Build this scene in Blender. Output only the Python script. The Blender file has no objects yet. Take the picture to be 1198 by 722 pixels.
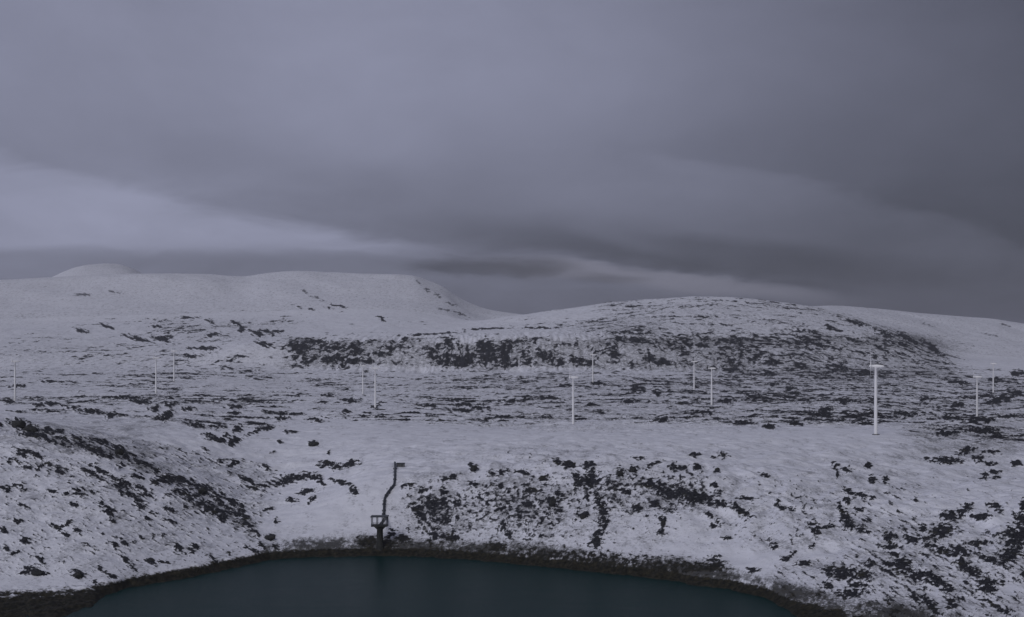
import bpy, bmesh, math
import numpy as np
from mathutils import Vector, Matrix

F = 1446.0            # focal length in photograph pixels (1198 wide)
CX, HY = 599.0, 407.0 # principal column, horizon row
SC = bpy.context.scene
COL = SC.collection
R = math.radians

# ------------------------------------------------------------------ noise
_ang = np.arange(256, dtype=np.float32) * np.float32(2 * math.pi / 256)
_GX, _GY = np.cos(_ang), np.sin(_ang)
_PERM = np.random.RandomState(7).permutation(4096).astype(np.int32)
def perlin(x, y, seed=0):
    x = np.asarray(x, np.float32); y = np.asarray(y, np.float32)
    fx = np.floor(x); fy = np.floor(y)
    ix = fx.astype(np.int32) + 37 * seed; iy = fy.astype(np.int32) + 1013 * seed
    dx = x - fx; dy = y - fy
    px0 = _PERM[ix & 4095]; px1 = _PERM[(ix + 1) & 4095]
    def g(p, ay, ex, ey):
        h = _PERM[(p + ay) & 4095] & 255
        return _GX[h] * ex + _GY[h] * ey
    u = dx * dx * dx * (dx * (dx * 6 - 15) + 10); v = dy * dy * dy * (dy * (dy * 6 - 15) + 10)
    a = g(px0, iy, dx, dy); b = g(px1, iy, dx - 1, dy)
    c = g(px0, iy + 1, dx, dy - 1); d = g(px1, iy + 1, dx - 1, dy - 1)
    a += (b - a) * u; c += (d - c) * u
    return (a + (c - a) * v) * np.float32(1.5)

def fbm(x, y, octs, seed=0, gain=0.5):
    s = 0; a = 1.0; t = 0
    for i in range(octs):
        s = s + a * perlin(x * 2.03 ** i + 17.3 * i, y * 2.03 ** i - 9.1 * i, seed + i)
        t += a * a; a *= gain
    return s / math.sqrt(t)

def sstep(a, b, x):
    t = np.clip((x - a) / (b - a), 0, 1)
    return t * t * (3 - 2 * t)

def pchip(xs, ys, x):
    """monotone cubic interpolation"""
    xs = np.asarray(xs, float); ys = np.asarray(ys, float)
    h = np.diff(xs); d = np.diff(ys) / h
    m = np.zeros(len(xs))
    for i in range(1, len(xs) - 1):
        if d[i - 1] * d[i] > 0:
            w1 = 2 * h[i] + h[i - 1]; w2 = h[i] + 2 * h[i - 1]
            m[i] = (w1 + w2) / (w1 / d[i - 1] + w2 / d[i])
    m[0] = d[0]; m[-1] = d[-1]
    x = np.clip(x, xs[0], xs[-1])
    k = np.clip(np.searchsorted(xs, x, side='right') - 1, 0, len(h) - 1)
    t = (x - xs[k]) / h[k]; hk = h[k]
    return ((2*t**3 - 3*t**2 + 1) * ys[k] + (t**3 - 2*t**2 + t) * hk * m[k]
            + (-2*t**3 + 3*t**2) * ys[k+1] + (t**3 - t**2) * hk * m[k+1])

# ------------------------------------------------------------------ terrain tables
WATER_Z = -156.0
SHORE = [(-300, 700), (0, 726), (60, 724), (88, 716), (104, 712), (118, 699), (138, 693), (146, 690), (200, 680), (262, 667),
         (330, 654), (440, 651), (520, 653), (600, 660), (700, 670), (800, 682), (860, 692),
         (900, 702), (925, 716), (945, 730), (1000, 745), (1300, 745)]
SNOWL = [(-300, 690), (0, 689), (60, 685), (125, 682), (180, 673), (230, 669), (260, 660), (280, 652),
         (330, 643), (400, 640), (470, 642), (560, 646), (620, 650), (700, 658), (800, 668), (860, 679),
         (900, 689), (960, 704), (1020, 715), (1080, 722), (1198, 726), (1300, 728)]
EC = [-300, 0, 100, 200, 280, 320, 380, 440, 560, 700, 820, 940, 1040, 1120, 1198, 1400]
E_D = [1200, 1180, 1130, 1080, 1035, 1010, 1040, 1080, 1080, 1080, 1080, 1060, 1020, 980, 950, 950]
E_Y = [480, 491, 517, 556, 598, 612, 585, 555, 547, 540, 544, 556, 572, 584, 584, 575]
ROWC = [0, 100, 200, 320, 440, 560, 700, 820, 940, 1040, 1120, 1198]
ROWS = [
 (1250, [488, 507, 531, 557, 533, 526, 524, 526, 533, 540, 548, 552]),
 (1500, [482, 489, 498, 512, 507, 507, 505, 506, 506, 507, 513, 518]),
 (2000, [476, 479, 482, 488, 488, 490, 489, 489, 490, 490, 492, 495]),
 (2700, [463, 465, 466, 468, 471, 472, 468, 467, 469, 471, 475, 474]),
 (3500, [446, 447, 448, 451, 453, 455, 450, 451, 454, 455, 458, 460]),
 (4300, [431, 431, 431, 433, 434, 434, 432, 434, 437, 439, 441, 441]),
 (4560, [416, 416, 414, 401, 398, 393, 394, 410, 420, 430, 433, 433]),
 (5200, [398, 398, 395, 388, 387, 386, 377, 370, 376, 390, 424, 426]),
 (5900, [382, 380, 376, 369, 369, 376, 356.5, 348, 357, 385, 420, 424]),
]
# skyline of the dome and of the mountain behind, in finer columns
DOME = [(-300, 383), (0, 381), (200, 376), (440, 369), (560, 376), (590, 371), (640, 364), (700, 356), (760, 350.5), (820, 347.5), (880, 350.5),
        (940, 357), (985, 367), (1030, 382), (1075, 401), (1110, 416), (1140, 420), (1198, 423), (1400, 423)]
MTN = [(-300, 335), (0, 329), (60, 325), (110, 322), (160, 321), (240, 321), (285, 323.5), (310, 319.5), (345, 317), (385, 319),
       (425, 321.5), (482, 323.5), (500, 329), (520, 337), (533, 346), (548, 354), (568, 361), (600, 366.5), (640, 371),
       (700, 374), (820, 374), (900, 366), (960, 359), (1010, 360.5), (1060, 365), (1110, 369), (1160, 373), (1198, 379), (1400, 392)]
BACK = [(-300, 350), (40, 335), (62, 325), (80, 315), (100, 310.5), (125, 309), (145, 310), (158, 313), (168, 322), (190, 335), (300, 356), (480, 385), (700, 400), (1400, 425)]

def cols():
    a = list(np.degrees(np.arctan((np.arange(-60, 1262, 1.22) - CX) / F)))
    left = [a[0] - 0.35 * k for k in range(1, 25)]
    while left[-1] > -178: left.append(left[-1] - 2.2)
    left[-1] = -180.0
    right = [a[-1] + 0.35 * k for k in range(1, 25)]
    while right[-1] < 178: right.append(right[-1] + 2.2)
    right[-1] = 180.0
    return np.radians(np.array(sorted(left) + a + right))

def rows():
    out = [1.0, 4, 9, 16, 25]
    def seg(to, step0, step1):
        s0 = out[-1]
        while out[-1] < to:
            t = (out[-1] - s0) / (to - s0)
            out.append(out[-1] + step0 + (step1 - step0) * t)
    seg(470, 10, 10); seg(600, 5, 4); seg(700, 3, 2); seg(1320, 1.0, 1.2); seg(2600, 1.8, 2.6); seg(4250, 3.0, 3.4); seg(5300, 2.9, 3.6)
    seg(6050, 4.2, 6); seg(7800, 8, 8); seg(9500, 30, 30); seg(11500, 25, 40); seg(14000, 150, 250)
    out += [16000, 20000, 26000, 30000]
    return np.array(out)

A = cols(); D = rows()
AM = R(33)
Am = np.clip(A, -AM, AM)
PXc = CX + F * np.tan(Am)
def tab(pairs, x):
    p = np.array(pairs, float)
    return pchip(p[:, 0], p[:, 1], x)
ctrl_y = lambda xs, ys: pchip(xs, ys, np.clip(PXc, xs[0], xs[-1]))
shore_y = tab(SHORE, PXc); snow_y = tab(SNOWL, PXc)
DA = np.clip(-WATER_Z * F / (shore_y - HY), 640, 980)
DB = np.maximum(150.2 * F / (snow_y - HY), DA + 14)
ED = ctrl_y(EC, E_D); EY = ctrl_y(EC, E_Y)
EZ = (HY - EY) / F * ED
RY = [ctrl_y(ROWC, r[1]) for r in ROWS]
def soften(v, wpx, k=1.0):
    px = np.clip(PXc, -300, 1500); g = np.arange(-340, 1540, 1.0); u = np.interp(g, px[np.abs(A) < AM + .01], v[np.abs(A) < AM + .01])
    kr = np.exp(-0.5 * (np.arange(-60, 61) / wpx) ** 2); kr /= kr.sum()
    u = np.convolve(np.pad(u, 60, mode='edge'), kr, mode='valid')
    return np.interp(PXc, g, u)
DB = soften(DB, 9); ED = soften(ED, 22); EZ = soften(EZ, 22); RY = [soften(r, 16) for r in RY]; DA = soften(DA, 3) + 7 * fbm(PXc / 42, PXc * 0, 4, 201); DB = DB + 3 * fbm(PXc / 55, PXc * 0 + 3.3, 2, 205); DA = np.minimum(DA, DB - 10)
dome = tab(DOME, PXc); mtn = tab(MTN, PXc); back = tab(BACK, PXc)
RY[-1] = dome = soften(dome, 8); mtn = soften(mtn, 3); back = soften(back, 13)
close = sstep(250, 420, np.abs(PXc - 560) - 420)    # the lake ends to both sides, out of the frame
# shape of the slope between snow line and rim: cliffy in the middle
nC, nR = len(A), len(D)
Z = np.zeros((nR, nC))
for j in range(nC):
    c = close[j]
    xs = [0.0, 12, 60, 300, 440, 490, 520, DA[j] - 34, DA[j], DB[j]]
    zs = [-1.75, -5.2, -27, -104, -143, -157 + 30 * c, -161 + 30 * c, -161 + 20 * c, WATER_Z + 8 * c, -150.2 + 4 * c]
    xs += [DB[j] + (ED[j] - DB[j]) * 0.12, ED[j]]
    zs += [zs[-1] + (EZ[j] - zs[-1]) * 0.13, EZ[j]]
    for (d, _), y in zip(ROWS, RY):
        if d > xs[-1] + 40:
            xs.append(d); zs.append((HY - y[j]) / F * d)
    dz = (HY - dome[j]) / F * 5900
    mz = (HY - mtn[j]) / F * 7500
    xs += [6350, 7500, 8600, 10500, 13500, 20000, 31000]
    bz = (HY - back[j]) / F * 10500
    vw = float(sstep(30, 220, mz - dz))
    zs += [(min(dz, mz) - 12) * (1 - vw) + (dz + 0.30 * (mz - dz)) * vw, mz, min(mz, bz) - 40, bz, 100, -140, -150]
    Z[:, j] = pchip(xs, zs, D)

DD, AA = np.meshgrid(D, A, indexing='ij')
inner = np.abs(AA) <= AM
X = np.where(inner, DD * np.tan(np.clip(AA, -AM, AM)), DD / math.cos(AM) * np.sin(AA))
Y = np.where(inner, DD, DD / math.cos(AM) * np.cos(AA))
X = X.astype(np.float32); Y = Y.astype(np.float32)
bl = sstep(R(100), R(180), np.abs(A))            # close the sheet behind the camera
Z = Z * (1 - bl) + 0.5 * (Z[:, :1] + Z[:, -1:]) * bl
PX = np.broadcast_to(PXc, X.shape)
PX = PX.astype(np.float32); DD = DD.astype(np.float32); Z = Z.astype(np.float32)
def proj_y(z): return (HY - F * z / DD).astype(np.float32)

# ------------------------------------------------------------------ relief
far = sstep(1250, 1600, DD)
plain = sstep(1330, 1600, DD) * (1 - sstep(6300, 7200, DD))
nearw = sstep(600, 760, DD) * (1 - far)
h = fbm(X / 420, Y / 420, 3, 1) * 7.0 * sstep(1250, 2200, DD) * (1 - 0.45 * sstep(5400, 5900, DD))
h += fbm(X / 130, Y / 150, 4, 11) * 4.2 * sstep(1150, 2200, DD) * (1 - sstep(5600, 6000, DD) * 0.6)
h += fbm(X / 900, Y / 1500, 3, 21) * 14 * sstep(6000, 7000, DD) * (1 - 0.8 * sstep(7100, 7400, DD))
h += fbm(X / 45, Y / 45, 4, 31) * (0.25 + 0.8 * nearw) * (sstep(30, 200, DD))
# gullies running down the lake slope
gul = fbm(X / 34 + 0.6 * fbm(X / 90, Y / 90, 2, 41), Y / 130, 3, 43)
slopew = sstep(1.0, 1.12, DD / DB[None, :]) * (1 - sstep(1.0, 1.08, DD / ED[None, :]))
h += -np.abs(gul) * 3.6 * slopew * sstep(420, 520, PX) + 1.2 * slopew
h += fbm((X + 0.5 * Y) / 520, (Y - 0.3 * X) / 800, 3, 23) * 15 * sstep(5950, 6800, DD) * (1 - sstep(7100, 7450, DD))
h += (np.abs(fbm(X / 75, Y / 75, 4, 35)) - 0.3) * 5.5 * nearw * sstep(1.02, 1.2, DD / DB[None, :])
h += fbm(X / 600, Y / 700, 4, 27) * 12 * sstep(8500, 9500, DD)
h -= np.abs(fbm(X / 34, Y / 260, 4, 29)) * 13 * sstep(4180, 4400, DD) * (1 - sstep(4600, 4900, DD)) * sstep(330, 380, PX) * (1 - sstep(860, 920, PX))
keep = sstep(0, 1, (DD - DB[None, :]) / 40.0) + (1 - sstep(430, 500, DD))
Z1 = Z + h * np.clip(keep, 0.03, 1)

# broken ledges across the plateau and the dome (snow does not lie on their faces)
PYr = proj_y(Z1)
def G(cx, cy, sx, sy): return np.exp(-((PX - cx) / sx) ** 2 - ((PYr - cy) / sy) ** 2)
def BOX(x0, x1, y0, y1, sx=40, sy=6):
    return sstep(x0 - sx, x0 + sx, PX) * (1 - sstep(x1 - sx, x1 + sx, PX)) * sstep(y0 - sy, y0 + sy, PYr) * (1 - sstep(y1 - sy, y1 + sy, PYr))
PYr = PYr + 7 * fbm(X / 300, Y / 300, 3, 77)
dens = 0.45 * BOX(560, 1300, 436, 500, 90, 9) + 0.30 * BOX(330, 560, 434, 496, 60, 8) + 0.17 * BOX(-100, 330, 400, 468, 40, 10)
dens += 0.30 * BOX(20, 330, 466, 504, 30, 5) + 0.06 * BOX(-100, 1300, 500, 560)
dens += 0.50 * BOX(1060, 1300, 500, 540, 30, 8) + 0.22 * BOX(0, 400, 500, 560, 60, 10)
dens += 0.62 * BOX(335, 870, 397, 432, 25, 5) + 0.55 * BOX(860, 1120, 395, 440, 30, 8)
dens += 0.36 * BOX(690, 1110, 360, 402, 60, 8) + 0.22 * BOX(620, 1010, 349, 362, 30, 3)
dens += 0.30 * BOX(170, 345, 372, 398, 30, 8) + 0.12 * BOX(0, 170, 372, 400, 30, 8)
dens += 0.15 * BOX(560, 760, 372, 396, 30, 8)
dens += 0.10 * BOX(-100, 330, 400, 470, 40, 10) + 0.07
dens *= 1 - 0.75 * sstep(6050, 6500, DD)
lx = X + 22 * perlin(X / 70, Y / 70, 51); ly = Y + 22 * perlin(X / 70, Y / 70, 52)
FLD = fbm(lx / 150, ly / 90, 4, 61, 0.55) * 11
step = 4.2
q = FLD / step; fr = q - np.floor(q)
sw = 0.22
ter = step * (np.floor(q) + sstep(0.5 - sw, 0.5 + sw, fr))
patch = fbm(X / 95, Y / 60, 4, 71, 0.6)
patch2 = fbm(X / 420, Y / 420, 2, 75)
pm = sstep(0.13, 0.84, dens * 1.10 + patch * 0.46 + patch2 * 0.30)
act = pm * plain
Z1 = Z1 + (ter - FLD) * act * 1.15 + FLD * 0.10 * plain
facem = np.exp(-((fr - 0.5) / 0.20) ** 2)
rock = act * facem * 0.85
stk = fbm(X / 24 + 0.5 * patch2, Y / 62, 5, 81, 0.62)
rock += 0.75 * pm * plain * sstep(0.20, 1.0, stk * 0.75 + patch * 0.40 + patch2 * 0.25 + dens * 0.5)

# ------------------------------------------------------------------ outcrops placed as in the photograph
BL = """22,496,11,5,5 35,501,10,4,8 0,498,3,3,0 40,510,14,3,8 55,514,5,3,20 55,504,5,3,-10 73,514,6,2,15 68,506,6,2,-5 72,521,7,1.6,20 90,514,7,2,20
120,518,9,3,20 94,521,5,3,0 105,525,9,2.4,22 116,530,8,4,20 128,536,2.6,2.6,0 139,527,6,5,10 146,536,3,2,0 30,528,8,2.2,12 26,533,5,2,0 44,534,5,3,0 11,540,2,3,0
19,540,4,2,0 33,548,6,2,5 48,547,4,2,-35 61,546,3,2,0 70,552,5,3,30 106,554,8,2.6,25 117,551,10,2.3,28 135,562,6,2,30 146,567,8,4,15 150,579,13,2.6,25
162,586,5,2,25 165,594,3,2.6,40 165,571,5,2,30 171,579,6,3,10 89,575,3,3,0 94,580,6,2,15 99,573,3,2,0 108,576,2.4,2,0 62,576,5,2,15 77,578,3,2,0 86,591,4,2.6,10
119,591,3,3,0 127,595,8,2,25 28,593,5,2,30 5,572,6,3,15 20,568,5,2,-10 27,573,3,2,0 142,545,2,4,0 160,558,5,2,20 182,566,4,3,0 192,562,7,4,10 153,532,5,2,30 162,541,6,2.6,30 178,547,7,2.4,35
203,559,5,3,10 212,563,11,4,12 208,575,4,2,0 214,577,7,3,10 228,581,3,3,0 237,572,8,5,5 236,590,3,3,0 250,598,13,5,32 258,605,7,4,30 252,580,4,3,20 263,592,10,3,33
270,587,10,4,30 275,602,5,2.6,40 285,603,7,2.8,45 290,614,7,3,42 298,622,5,2.4,45 244,511,4,3,20 258,516,12,3,15 265,510,3,2,0 273,515,6,3,10 278,504,4,4,0 240,526,4,2,0
271,544,4,2.6,-20 276,541,3,2,0 259,541,3,2,0 298,506,7,2,-20 310,502,9,2,-5 340,506,6,2,0 367,519,6,3,5 328,518,3,2.5,0 320,530,3,2,0 313,549,6,2,0 330,565,13,3,-3
345,559,16,3.4,-3 365,558,11,3,12 376,565,5,2.6,45 297,572,8,2,12 290,562,7,2,25 305,568,9,2,10 355,577,7,2,-10 362,574,8,2,-5 366,585,6,2,-40 341,586,5,2,0 313,597,5,2,-10
323,610,2,4,20 375,545,5,2,0 385,543,9,3,5 395,547,5,3,0 396,564,7,2,10 385,530,2,2,0 316,629,6,3,0 322,640,5,2.6,20 300,645,4,2,20 250,655,6,2,40 225,645,3,3,0 229,640,4,2,0
127,600,4,3,35 131,611,3,2,0 163,592,5,3,30 178,601,4,2,30 173,608,3,2,0 78,614,5,2,-25 91,622,5,2,40 79,627,3,2,0 102,638,3.6,2,0 66,617,4,2,30 29,633,4,4,0 21,611,3,3,0
4,621,5,3,20 8,643,4,3,0 17,648,3,2,-10 43,669,9,3.5,15 30,670,4,2,-10 91,672,6,4,20 47,656,5,2,40 120,667,4,2,30 131,674,4,3,0 110,681,3,2,0 148,656,6,2,35 156,665,4,2,35
176,658,4,2.6,0 192,658,6,2,10 200,598,5,2.6,0 200,611,5,2.6,0 208,641,4,3,60 164,629,3,2,0 145,636,7,1.6,40 133,638,5,1.6,20 307,638,4,2,30 268,648,3,2,30 288,640,3,2,30
409,543,9,3,-15 403,566,6,3,15 413,575,4,4,0 553,547,5,4,30 525,560,9,3,-15 478,568,7,2.6,-15 492,575,3,4,0 506,590,8,6,20 490,593,4,3,0 519,576,3,4,0 518,588,3,4,0
490,600,12,4,40 520,610,6,3,0 509,626,6,5,0 528,629,8,3,0 470,630,8,4,20 458,625,4,4,0 555,568,6,3,20 585,570,7,2,12 575,555,5,3,0 590,553,6,3,-20 536,592,3,4,0 585,597,3,4,60 588,615,3,5,0
595,625,4,4,0 582,640,9,5,0 652,541,5,3,40 660,546,5,2,40 668,544,6,3,20 612,554,9,2,15 620,575,5,3,0 618,590,6,3,0 608,602,3,8,0 635,561,5,3,0 645,586,5,5,0 653,597,4,3,20
655,580,5,3,0 690,545,8,3.4,0 692,560,9,9,0 677,563,5,9,-15 694,578,5,2,20 687,584,2.5,4,0 701,590,4,7,-20 706,602,4,8,0 707,614,5,6,0 700,625,8,4,-30 697,636,6,6,0 682,603,5,3,0
725,553,4,4,0 740,549,5,3.4,15 718,567,6,3,30 730,575,9,2.4,15 747,536,5,2,0 765,543,7,2,-25 788,547,4,4,0 796,548,5,2,0 760,567,9,4,0 775,575,7,4,10 795,578,22,5,6
745,595,5,4,0 765,590,6,4,0 785,598,6,2,10 775,612,4,7,0 773,624,5,4,0 813,533,6,2,0 834,536,3,2,0 846,533,5,3,0 815,547,4,3,20 839,551,3,3,0 836,568,4,2.6,0 818,582,14,5,4
835,590,13,3,4 840,576,4,2,20 895,557,6,1.8,12 860,592,5,3,40 868,599,10,3.4,35 875,584,9,2,0 831,604,6,2,40 839,611,4,2,50 834,616,4,2,0 850,631,5,2,0 909,589,3,3,0 916,595,6,2,0
927,596,3,2,0 935,583,4,1.5,0 950,614,6,2,0 955,622,4,5,0 965,618,7,2,-15 977,545,4,2.6,0 991,550,4,3,0 979,555,2,4,0 982,595,3,7,-12 988,606,4,9,-18 994,615,6,5,0 994,576,6,3,20
992,586,4,3,0 1087,537,4,2,0 1108,539,15,3.6,2 1130,528,9,3.4,-20 1145,537,7,3.4,0 1158,543,6,2,0 1160,529,8,2,0 1190,543,8,2.5,10 1152,557,4,4,0 1165,553,6,2,0 1165,559,4,2,0
1016,545,4,3,0 1021,562,4,4,0 1037,562,4,3,0 1007,580,8,2.6,8 1020,584,3,3,0 1036,578,3,2,0 1070,585,3,2,0 1005,597,5,3,0 1008,622,9,2,15 1113,605,9,5,0 1102,622,10,7,-10
1125,600,8,3,0 1132,595,5,4,0 1148,605,8,3,0 1164,593,8,3,20 1197,592,4,5,0 1195,608,6,8,0 1192,630,12,12,0 1176,625,7,3,-10 1040,630,5,4,40 1045,626,3,4,-20 1062,632,4,4,0
1080,620,3,3,0 1145,636,10,2,0 1070,633,6,3,0 1085,632,6,3,0 1182,650,11,7,-20 1158,655,13,2.6,20 1172,662,8,2,10 1125,645,8,4,20 1135,668,12,5,25 1125,660,5,5,0 1055,663,7,9,0
1040,662,4,5,0 1018,660,4,3,0 988,672,14,7,5 1010,675,7,6,0 1003,685,6,4,0 970,668,5,4,0 968,685,4,4,0 995,695,12,4,0 1072,675,6,6,0 1085,672,5,3,0 1095,680,12,5,30 1108,690,6,5,0
1100,645,5,3,0 1115,650,5,3,0 1090,640,9,2,15 1158,682,12,3,0 1155,690,8,4,0 1113,708,4,5,0 1088,708,12,4,50 1070,700,8,3,50 1165,710,15,2.6,28 1198,674,3,4,0 1042,641,8,2.4,-5
918,655,4,3,0 926,650,6,2,-40 940,660,8,3,0 905,640,3,3,0 950,640,3,3,0 1048,650,6,2,10 835,655,7,3,-5 880,668,6,3,0 838,662,9,3,-10
770,570,9,4,8 790,578,17,6,5 815,584,18,6,4 840,590,11,4,4 690,562,9,9,0 1108,539,16,3,0 432,634,11,5,0 453,636,9,5,0 348,406,10,7,0 352,408,9,6,0 565,408,9,8,0 545,424,8,6,0 366,400,9,3,0 391,407,9,3,0 392,420,11,3.4,0 418,412,7,4,0 413,422,9,3,0 430,423,3.4,2.4,0 445,414,5,3,0 525,398,7,3.6,0 475,398,5,2.6,30 505,410,9,2.6,20 520,424,10,3.6,0
534,423,4,7,0 549,420,6,8,0 568,404,9,6,0 571,418,8,8,0 590,420,7,8,0 588,408,4,6,0 612,415,4,4,0 618,422,5,5,0 637,417,7,6,0 655,424,5,4,0 676,423,8,4,0 690,425,6,4,0 730,389,5,2.4,0
725,396,4,3,0 745,400,6,3,0 717,407,3,2,0 773,424,9,4,0 760,420,6,4,0 856,433,13,4,0 900,437,8,3.6,0 888,416,8,3.4,0 980,430,11,4,0 1010,436,10,3.4,0 975,385,12,2,22 1034,390,11,2.4,30
1062,396,14,2.4,32 1092,408,14,2.6,40 1000,378,12,1.8,20 905,424,8,3,0 935,428,8,3,0 800,414,6,3,0 820,404,6,2,0 860,400,5,2,0 940,396,7,2,15 960,404,7,2,15
700,449,9,3,0 735,470,9,3,0 660,452,7,2,0 640,466,14,2.4,3 600,470,10,2,0 560,478,14,2.4,5 540,474,12,2,0 530,469,6,2,0 745,455,10,4,20 768,461,7,3,20 775,492,12,3,0 820,483,16,3,0 850,470,8,3,0
880,465,9,3,0 905,450,6,2,0 925,455,6,3,0 870,495,12,3,0 900,500,10,3,0 930,497,7,2,0 965,483,9,6,0 985,470,9,3,0 1005,487,15,2.6,0 1060,485,16,2.6,4 1082,467,6,4,0 1120,475,8,4,0
1170,468,16,5,-15 1190,460,10,4,0 1110,490,16,3,3 1150,492,18,3,2 1180,488,16,2,0 1110,508,14,2.2,-3 1150,505,14,3,0 1120,447,12,3,0 1165,445,9,3,0 1192,437,9,4,0
540,481,12,2.2,2 405,482,6,2.4,0 430,484,6,1.4,0 410,469,14,2.6,0 378,471,4,2.2,0 385,463,9,1.6,0 345,463,10,1.4,-3 500,475,12,2,0 440,476,7,1.6,-15 330,490,7,3,0 345,485,9,1.6,0 370,492,8,2,15
60,473,14,2,8 105,482,15,3,6 45,475,8,2,5 85,478,8,2,0 130,487,6,4,-30 195,487,9,5,-30 230,498,9,3,8 180,479,7,3,0 165,471,14,2.4,8 140,465,14,2,-5 220,479,9,2.4,0 275,477,10,2.4,0 275,484,6,2,0
200,475,6,3,0 10,470,7,3,0 20,452,9,2,-5 60,447,16,1.2,0 255,500,10,2,0 95,387,9,2,15 125,382,10,1.6,20 160,396,14,2,14 190,397,10,3,10 185,382,7,1.6,0 220,372,12,1.5,0 245,376,6,2,20
250,392,10,2.4,-10 277,379,8,2,25 283,386,4,3,0 300,390,10,3,15 312,388,7,3,20 325,388,8,2,0 240,408,16,1.6,0 225,417,9,1.8,0 282,417,5,1.6,0 310,403,9,2,20
356,341,6,1.2,20 372,349,9,1.6,20 395,358,9,1.4,14 347,358,7,1.3,22 365,362,6,1,8 385,361,6,1.6,14 135,342,9,1.4,15 95,345,12,2,0 500,339,5,2,35 512,346,7,1.6,33 528,356,9,1.3,20 540,368,12,1.2,20 520,363,8,1.2,15 490,330,4,1.3,40
505,391,34,1.1,-3 570,385,26,1.1,-2 630,384,22,1,0 1175,380,8,1.2,15 1160,392,9,1,10 1085,380,9,1,20 446,373,6,2,30"""
PY = proj_y(Z1)
wx = fbm(X / 9, Y / 9, 3, 91) * 1.0
wob = np.where(DD < 1400, 1.0, 0.8)
Wx = PX + (fbm(PX / 8, PY / 3.8, 5, 93, 0.65) * 3.8) * wob
Wy = PY + (fbm(PX / 9, PY / 3.8, 5, 97, 0.65) * 1.45) * wob
bt = np.zeros_like(Z1)
jj = np.arange(nC)
for tok in BL.split():
    cx, cy, rx, ry, an = map(float, tok.split(','))
    m = max(rx, ry) * 2.6 + 6
    c0, c1 = np.searchsorted(PXc, [cx - m, cx + m])
    if c1 <= c0: continue
    if cy > 500 or 395 < cy < 430: rx *= 1.2; ry *= 1.22
    if cx < 315 and cy > 505:
        rx *= 1.3; ry *= 0.9
        if an == 0: an = 26
    if cx > 960 and cy > 600: rx *= 1.25
    sx = Wx[:, c0:c1] - cx; sy = Wy[:, c0:c1] - cy
    ca, sa = math.cos(R(an)), math.sin(R(an))
    e = ((sx * ca + sy * sa) / rx) ** 2 + ((-sx * sa + sy * ca) / ry) ** 2
    bt[:, c0:c1] = np.maximum(bt[:, c0:c1], np.exp(-0.55 * e))
bt *= (DD > 620)
tex = np.where(PX < 330, fbm((PX * .89 + PY * .45) / 7.5, (-PX * .45 + PY * .89) / 2.3, 5, 103, 0.66), fbm(PX / 6.0, PY / 2.9, 5, 101, 0.68))
rock = np.maximum(rock * (1 + 0.35 * tex), sstep(0.26, 1.02, bt * 1.05 + tex * 0.62 * (0.25 + 0.75 * sstep(0.02, 0.35, bt))) * np.where(DD > 6200, 0.62, 1.0))  # rock on the far mountains weakened: haze softness put into the colour

# speckled rock on the lake slopes: streaks follow the lie of the slope
th = R(27)
ux = (PX * math.cos(th) + PY * math.sin(th)); uy = (-PX * math.sin(th) + PY * math.cos(th))
spL = fbm(ux / 9, uy / 2.7, 5, 111, 0.68)
spC = fbm(PX / 6.5, PY / 4.6, 5, 121, 0.72)
thr = R(32)
ux2 = (PX * math.cos(thr) + PY * math.sin(thr)); uy2 = (-PX * math.sin(thr) + PY * math.cos(thr))
spR = fbm(ux2 / 14, uy2 / 4.0, 5, 131, 0.66)
slope_near = (DD > 640) * (DD < 1320)
PYr = PY
big = fbm(PX / 60, PY / 34, 3, 141)
dL = 0.33 * BOX(-200, 315, 505, 685, 20, 14) + 0.12 * BOX(200, 420, 490, 600, 30, 14)
def LINE(pts, wd):
    out = np.zeros_like(PX)
    for (xa, ya), (xb, yb) in zip(pts, pts[1:]):
        l2 = (xb - xa) ** 2 + (yb - ya) ** 2
        t_ = np.clip(((PX - xa) * (xb - xa) + (PYr - ya) * (yb - ya)) / l2, 0, 1)
        out = np.maximum(out, np.exp(-((PX - xa - t_ * (xb - xa)) ** 2 + (PYr - ya - t_ * (yb - ya)) ** 2) / wd ** 2))
    return out
dL += 0.36 * LINE([(8, 494), (60, 510), (130, 531), (200, 560), (245, 580), (300, 622)], 6)
dL += 0.40 * LINE([(100, 551), (150, 575), (170, 592)], 5) + 0.40 * LINE([(205, 578), (262, 605), (300, 632)], 6) + 0.25 * LINE([(20, 530), (80, 555), (140, 600), (215, 645)], 8)
dC = 0.60 * G(510, 600, 38, 34) + 0.35 * G(600, 590, 45, 40) + 0.32 * G(650, 590, 60, 38) + 0.36 * BOX(700, 830, 545, 600, 20, 10) + 0.33 * BOX(460, 960, 556, 644, 30, 16)
dC += 0.9 * BOX(455, 860, 644, 672, 20, 7) * sstep(-26, -4, PY - snow_y[None, :])
dC += 0.30 * G(960, 610, 40, 34) + 0.3 * G(650, 530, 70, 12) + 0.25 * G(1000, 560, 50, 30)
dR = 0.54 * BOX(985, 1300, 600, 730, 30, 16) + 0.4 * BOX(900, 985, 655, 700, 12, 8) + 0.2 * BOX(960, 1200, 550, 600, 30, 12) - 0.6 * G(1165, 612, 26, 9) - 0.4 * G(1180, 690, 22, 8)
def spk(n, d, k=0.5): return sstep(0.50, 1.0, d + n * k + big * 0.20)
sp = np.maximum(spk(spL, dL, 0.95 * sstep(0, .2, dL)), np.maximum(spk(spC, dC, 0.85 * sstep(0, .2, dC)), spk(spR, dR, 0.95 * sstep(0, .2, dR))))
rock = np.maximum(rock, sp * (0.72 + 0.25 * tex) * slope_near)
rock = np.clip(rock, 0, 1.1)
_p = PYr; PYr = PY + 9 * patch2 + 5 * patch
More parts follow.
